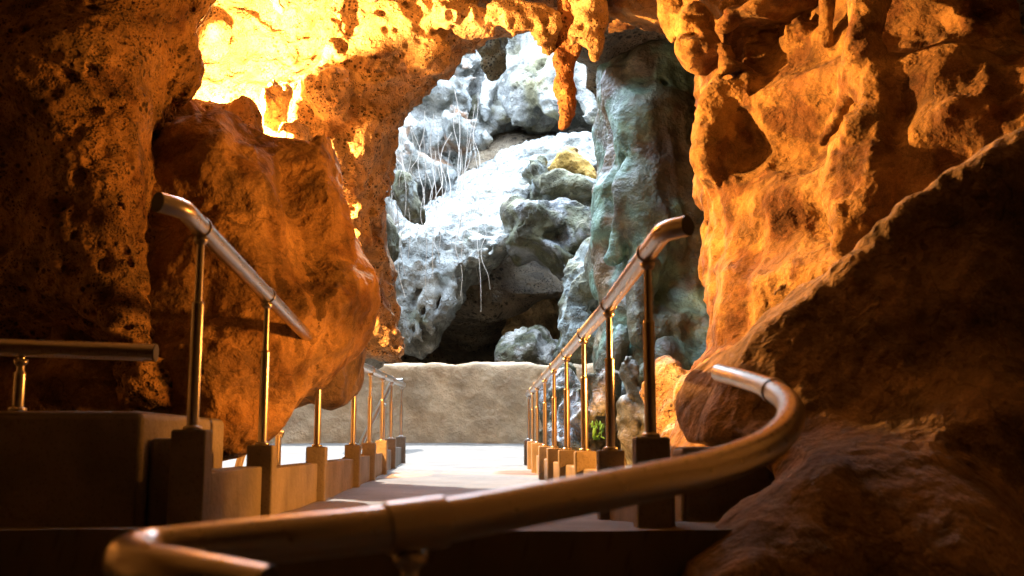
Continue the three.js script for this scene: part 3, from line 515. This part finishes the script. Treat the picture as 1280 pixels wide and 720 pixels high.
// ================================================================ HANDRAILS
const TUBE = 0.031;
const curve = (pts, tension = 0.5) => new THREE.CatmullRomCurve3(pts, false, 'centripetal', tension);
function bent(pts, r = 0.06) {                               // straight runs joined by small bends
  const path = new THREE.CurvePath(); let prev = pts[0];
  for (let i = 1; i < pts.length; i++) {
    if (i === pts.length - 1) { path.add(new THREE.LineCurve3(prev, pts[i])); break; }
    const a = pts[i].clone().add(prev.clone().sub(pts[i]).setLength(r)), b = pts[i].clone().add(pts[i + 1].clone().sub(pts[i]).setLength(r));
    path.add(new THREE.LineCurve3(prev, a)); path.add(new THREE.QuadraticBezierCurve3(a, pts[i], b)); prev = b;
  }
  return path;
}
function ring(p, dir, r, len) { const g = new THREE.LatheGeometry([[r - 0.006, -len / 2], [r - 0.001, -len / 2], [r, -len / 2 + 0.003], [r, len / 2 - 0.003], [r - 0.001, len / 2], [r - 0.006, len / 2]].map(q => new THREE.Vector2(...q)), 28); g.applyQuaternion(new THREE.Quaternion().setFromUnitVectors(new THREE.Vector3(0, 1, 0), dir.clone().normalize())); g.translate(p.x, p.y, p.z); return g; }
function disc(p, dir, r) { const g = new THREE.CylinderGeometry(r, r, 0.006, 28); g.applyQuaternion(new THREE.Quaternion().setFromUnitVectors(new THREE.Vector3(0, 1, 0), dir.clone().normalize())); g.translate(p.x, p.y, p.z); return g; }
function addPost(t, x, z, y0, y1, mat = M.steel) {
  const split = y0 + (y1 - y0) * 0.62;
  const p = part('post', new THREE.LatheGeometry([[0.0, y0 - 0.02], [0.019, y0 - 0.02], [0.019, split], [0.0185, split + 0.006], [0.013, split + 0.012], [0.012, y1 - 0.03], [0.012, y1 - 0.02]].map(q => new THREE.Vector2(...q)), 20).translate(x, 0, z), mat, t);
  part('base_collar', new THREE.LatheGeometry([[0.018, y0], [0.03, y0 + 0.002], [0.03, y0 + 0.012], [0.02, y0 + 0.016]].map(q => new THREE.Vector2(...q)), 20).translate(x, 0, z), M.steel, p);
  part('saddle', new THREE.LatheGeometry([[0.012, y1 - 0.05], [0.022, y1 - 0.04], [0.024, y1 - 0.026], [0.0, y1 - 0.022]].map(q => new THREE.Vector2(...q)), 16).translate(x, 0, z), M.steel, p);
}
function walkRail(label, X, ds, run, endPts, blockH) {
  const t = thing('handrail'); const pts = [...endPts];
  const railY = d => { for (let i = 1; i < run.length; i++) if (d <= run[i][0] || i === run.length - 1) { const a = run[i - 1], b = run[i]; return a[1] + (b[1] - a[1]) * (d - a[0]) / (b[0] - a[0]); } };
  for (const [d, y] of run.slice(1)) pts.push(new THREE.Vector3(X, y, -d));
  part('rail_tube', new THREE.TubeGeometry(bent(pts, 0.05), 260, TUBE, 24, false), M.steel, t);
  const d0 = endPts[0].clone().sub(endPts[1]); part('end_plug', disc(endPts[0], d0, TUBE - 0.0005), M.plug, t);
  part('end_plug', disc(pts[pts.length - 1], new THREE.Vector3(0, 0, -1), TUBE - 0.0005), M.plug, t);
  for (const d of ds) { addPost(t, X, -d, floorY(d) + blockH, railY(d) - 0.008); part('rail_ring', ring(new THREE.Vector3(X, railY(d), -d), new THREE.Vector3(0, 0, 1), TUBE + 0.005, 0.016), M.steel, t); }
  return tag(t, label, 'handrail');
}
walkRail('straight steel handrail running into the large rounded boulder', XL, leftD, [[3.17, 1.0], [5.6, 0.843], [7.7, 0.87], [9, 0.9], [10.5, 0.935], [12.55, 0.98]], [new THREE.Vector3(XL - 0.055, 1.003, -3.1), new THREE.Vector3(XL, 1.0, -3.17)], 0.302);
walkRail('long straight steel handrail with nine posts along the column side', XR, rightD, [[3.04, 0.912], [4.56, 0.864], [6.6, 0.852], [10.9, 0.836], [11.9, 0.842]], [new THREE.Vector3(XR + 0.06, 0.915, -2.98), new THREE.Vector3(XR, 0.912, -3.04)], 0.278);
{   // curved rail crossing in front
  const P = [[900, 466, 3.55], [935, 476, 3.2], [966, 488, 2.8], [986, 505, 2.5], [986, 530, 2.2], [955, 559, 1.98], [890, 584, 1.82], [800, 605, 1.69], [660, 632, 1.56], [520, 656, 1.47], [380, 671, 1.43], [250, 684, 1.41], [190, 691, 1.39], [164, 698, 1.34], [172, 709, 1.28], [230, 722, 1.23], [330, 742, 1.2]].map(p => at(...p));
  const t = thing('handrail'), c = curve(P); part('rail_tube', new THREE.TubeGeometry(c, 300, TUBE, 28, false), M.steel, t);
  part('end_plug', disc(P[0], P[0].clone().sub(P[1]), TUBE - 0.0005), M.plug, t);
  part('end_plug', disc(P[P.length - 1], P[P.length - 1].clone().sub(P[P.length - 2]), TUBE - 0.0005), M.plug, t);
  const near = q => { let b = 0, m = 9; for (let i = 0; i <= 400; i++) { const d = c.getPointAt(i / 400).distanceTo(q); if (d < m) { m = d; b = i / 400; } } return b; };
  for (const [q, len] of [[at(520, 656, 1.47), 0.085], [at(968, 489, 2.78), 0.03]]) { const u = near(q); part('rail_sleeve', ring(c.getPointAt(u), c.getTangentAt(u), TUBE + 0.005, len), M.steel, t); }
  const q = c.getPointAt(near(at(508, 656, 1.47))); 
  addPost(t, q.x, q.z, -0.8, q.y - 0.01, M.steel); addPost(t, P[16].x, P[16].z, -0.96, P[16].y, M.steel);
  tag(t, 'thick curved handrail sweeping across the steps with hooked ends', 'handrail');
}
{   // platform with its own short rail at the left
  const t = thing('platform'); part('platform_block', rbox(-3.6, -1.13, -1.3, 0.39, -4.7, -3.55, 0.03), M.concrete, t); part('side_block', rbox(-1.127, -1.03, -0.1, 0.3, -4.0, -3.62, 0.02), M.concrete, t);
  tag(t, 'dark raised concrete platform below the speckled pillar', 'platform');
  const r = thing('handrail'); const a = at(-160, 428, 3.66), b = at(194, 441, 3.66);
  part('rail_tube', new THREE.TubeGeometry(new THREE.LineCurve3(a, b), 12, TUBE, 24, false), M.steel, r);
  part('end_plug', disc(b, b.clone().sub(a), TUBE - 0.0005), M.plug, r);
  const p = at(27, 440, 3.66); addPost(r, p.x, p.z, 0.39, p.y, M.steel); const p2 = at(-130, 430, 3.66); addPost(r, p2.x, p2.z, 0.39, p2.y, M.steel);
  tag(r, 'short dark handrail standing on the raised platform', 'handrail');
}
{   // stair rail beyond the kerb on the far left
  const r = thing('handrail'); const a = at(489, 478, 11.6), b = at(456, 546, 11.6).setZ(-12.6);
  part('rail_tube', new THREE.TubeGeometry(bent([at(502, 476, 12.5), at(490, 477, 12.4), at(455, 546, 12.2), at(440, 585, 12.1)], 0.08), 80, TUBE, 20, false), M.steel, r);
  const q = at(481, 500, 12.35); addPost(r, q.x, q.z, 0.02, q.y - 0.02, M.steel);
  tag(r, 'slanting steel stair handrail behind the kerb posts near the parapet', 'handrail');
  const s = thing('handrail');
  part('rail_tube', new THREE.TubeGeometry(curve([at(296, 590, 8.6), at(304, 565, 8.6), at(314, 550, 8.6), at(326, 542, 8.6), at(346, 541, 8.6), at(354, 543, 8.6)]), 80, TUBE, 20, false), M.steel, s);
  const w = at(348, 541, 8.6); part('post', new THREE.CylinderGeometry(0.026, 0.026, 0.9, 20).translate(w.x, w.y - 0.3, w.z), M.steel, s);
  tag(s, 'bright curved steel handrail seen under the large rounded boulder', 'handrail');
}
{   // low plastered wall end by the dark slope
  const t = new THREE.Mesh(rbox(0.74, 1.4, -0.1, 0.27, -4.05, -3.85, 0.03), M.concrete); t.name = 'low_wall';
  tag(t, 'low brown plastered wall stub at the foot of the dark slope', 'wall');
}

// ================================================================ LAMPS
{   // bare bulb hidden behind the knobbly rock, under the niche
  const p = at(272, 130, 8.4); const t = thing('cave_lamp', [p.x, p.y, p.z]);
  part('bulb', new THREE.SphereGeometry(0.06, 20, 14), new THREE.MeshStandardMaterial({ color: 0x000000, emissive: LAMP, emissiveIntensity: 20 }), t);
  part('socket', new THREE.CylinderGeometry(0.03, 0.04, 0.1, 16).translate(0, -0.105, 0), M.lampBody, t);
  part('stake', new THREE.CylinderGeometry(0.012, 0.012, 0.5, 10).translate(0, -0.4, 0), M.lampBody, t);
  const l = new THREE.PointLight(LAMP, 98, 0, 2); l.castShadow = true; l.shadow.radius = 3; t.add(l);
  tag(t, 'bare orange cave lamp hidden behind the knobbly rock', 'lamp');
}
{   // flood lamp behind the dark slope, aimed at the boulder
  const p = new THREE.Vector3(1.55, 0.72, -4.72), to = new THREE.Vector3(-2.3, 2.2, -4.9); const t = thing('flood_lamp', [p.x, p.y, p.z]);
  const w = 0.34, h = 0.24;
  part('housing', new RoundedBoxGeometry(w + 0.06, h + 0.06, 0.12, 2, 0.015).translate(0, 0, -0.07), M.lampBody, t);
  part('glass', new THREE.PlaneGeometry(w, h).translate(0, 0, 0.0), new THREE.MeshStandardMaterial({ color: 0x000000, emissive: FLOOD, emissiveIntensity: 15 }), t);
  part('bracket', new THREE.CylinderGeometry(0.015, 0.015, 1.0, 10).translate(0, -0.55, -0.08), M.lampBody, t);
  const l = new THREE.RectAreaLight(FLOOD, 112, w, h); l.position.set(0, 0, 0.012); l.rotation.y = Math.PI; t.add(l);
  t.lookAt(to);
  tag(t, 'orange flood lamp behind the dark slope aimed at the boulder', 'lamp');
}

// ================================================================ ROOTS AND A PLANT
for (let i = 0; i < 32; i++) {
  const far = i % 3 !== 0, px = far ? rr(500, 600) : rr(492, 556), d = far ? rr(18.4, 21) : rr(16.4, 18.2), py0 = far ? rr(110, 260) : rr(120, 190), py1 = Math.min(445, py0 + rr(70, 220)), pts = []; let x = px;
  for (let k = 0; k <= 6; k++) { pts.push(at(x, py0 + (py1 - py0) * k / 6, d + 0.1 * Math.sin(k))); x += rr(-5, 5) + 5 * Math.sin(k * 1.7 + i); }
  const m = new THREE.Mesh(new THREE.TubeGeometry(curve(pts), 26, rr(0.004, 0.008), 5, false), M.root); m.name = 'hanging_root';
  tag(m, 'thin pale root dangling in front of the white slope', 'root', 'thin roots dangling in the sinkhole');
}
{
  const p = at(746, 540, 11.7), t = thing('plant', [p.x, p.y - 0.1, p.z]);
  const lf = new THREE.SphereGeometry(1, 8, 5); lf.scale(0.012, 0.05, 0.004); lf.translate(0, 0.05, 0);
  for (let i = 0; i < 26; i++) { const m = part('leaf', lf, M.leaf, t); m.rotation.set(rr(-1.1, 1.1), rr(0, 6.3), rr(-1.1, 1.1)); m.position.set(rr(-0.06, 0.06), rr(0, 0.16), rr(-0.05, 0.05)); }
  tag(t, 'small bright green plant among the pale blue rocks', 'plant');
}
renderer.render(scene, camera);
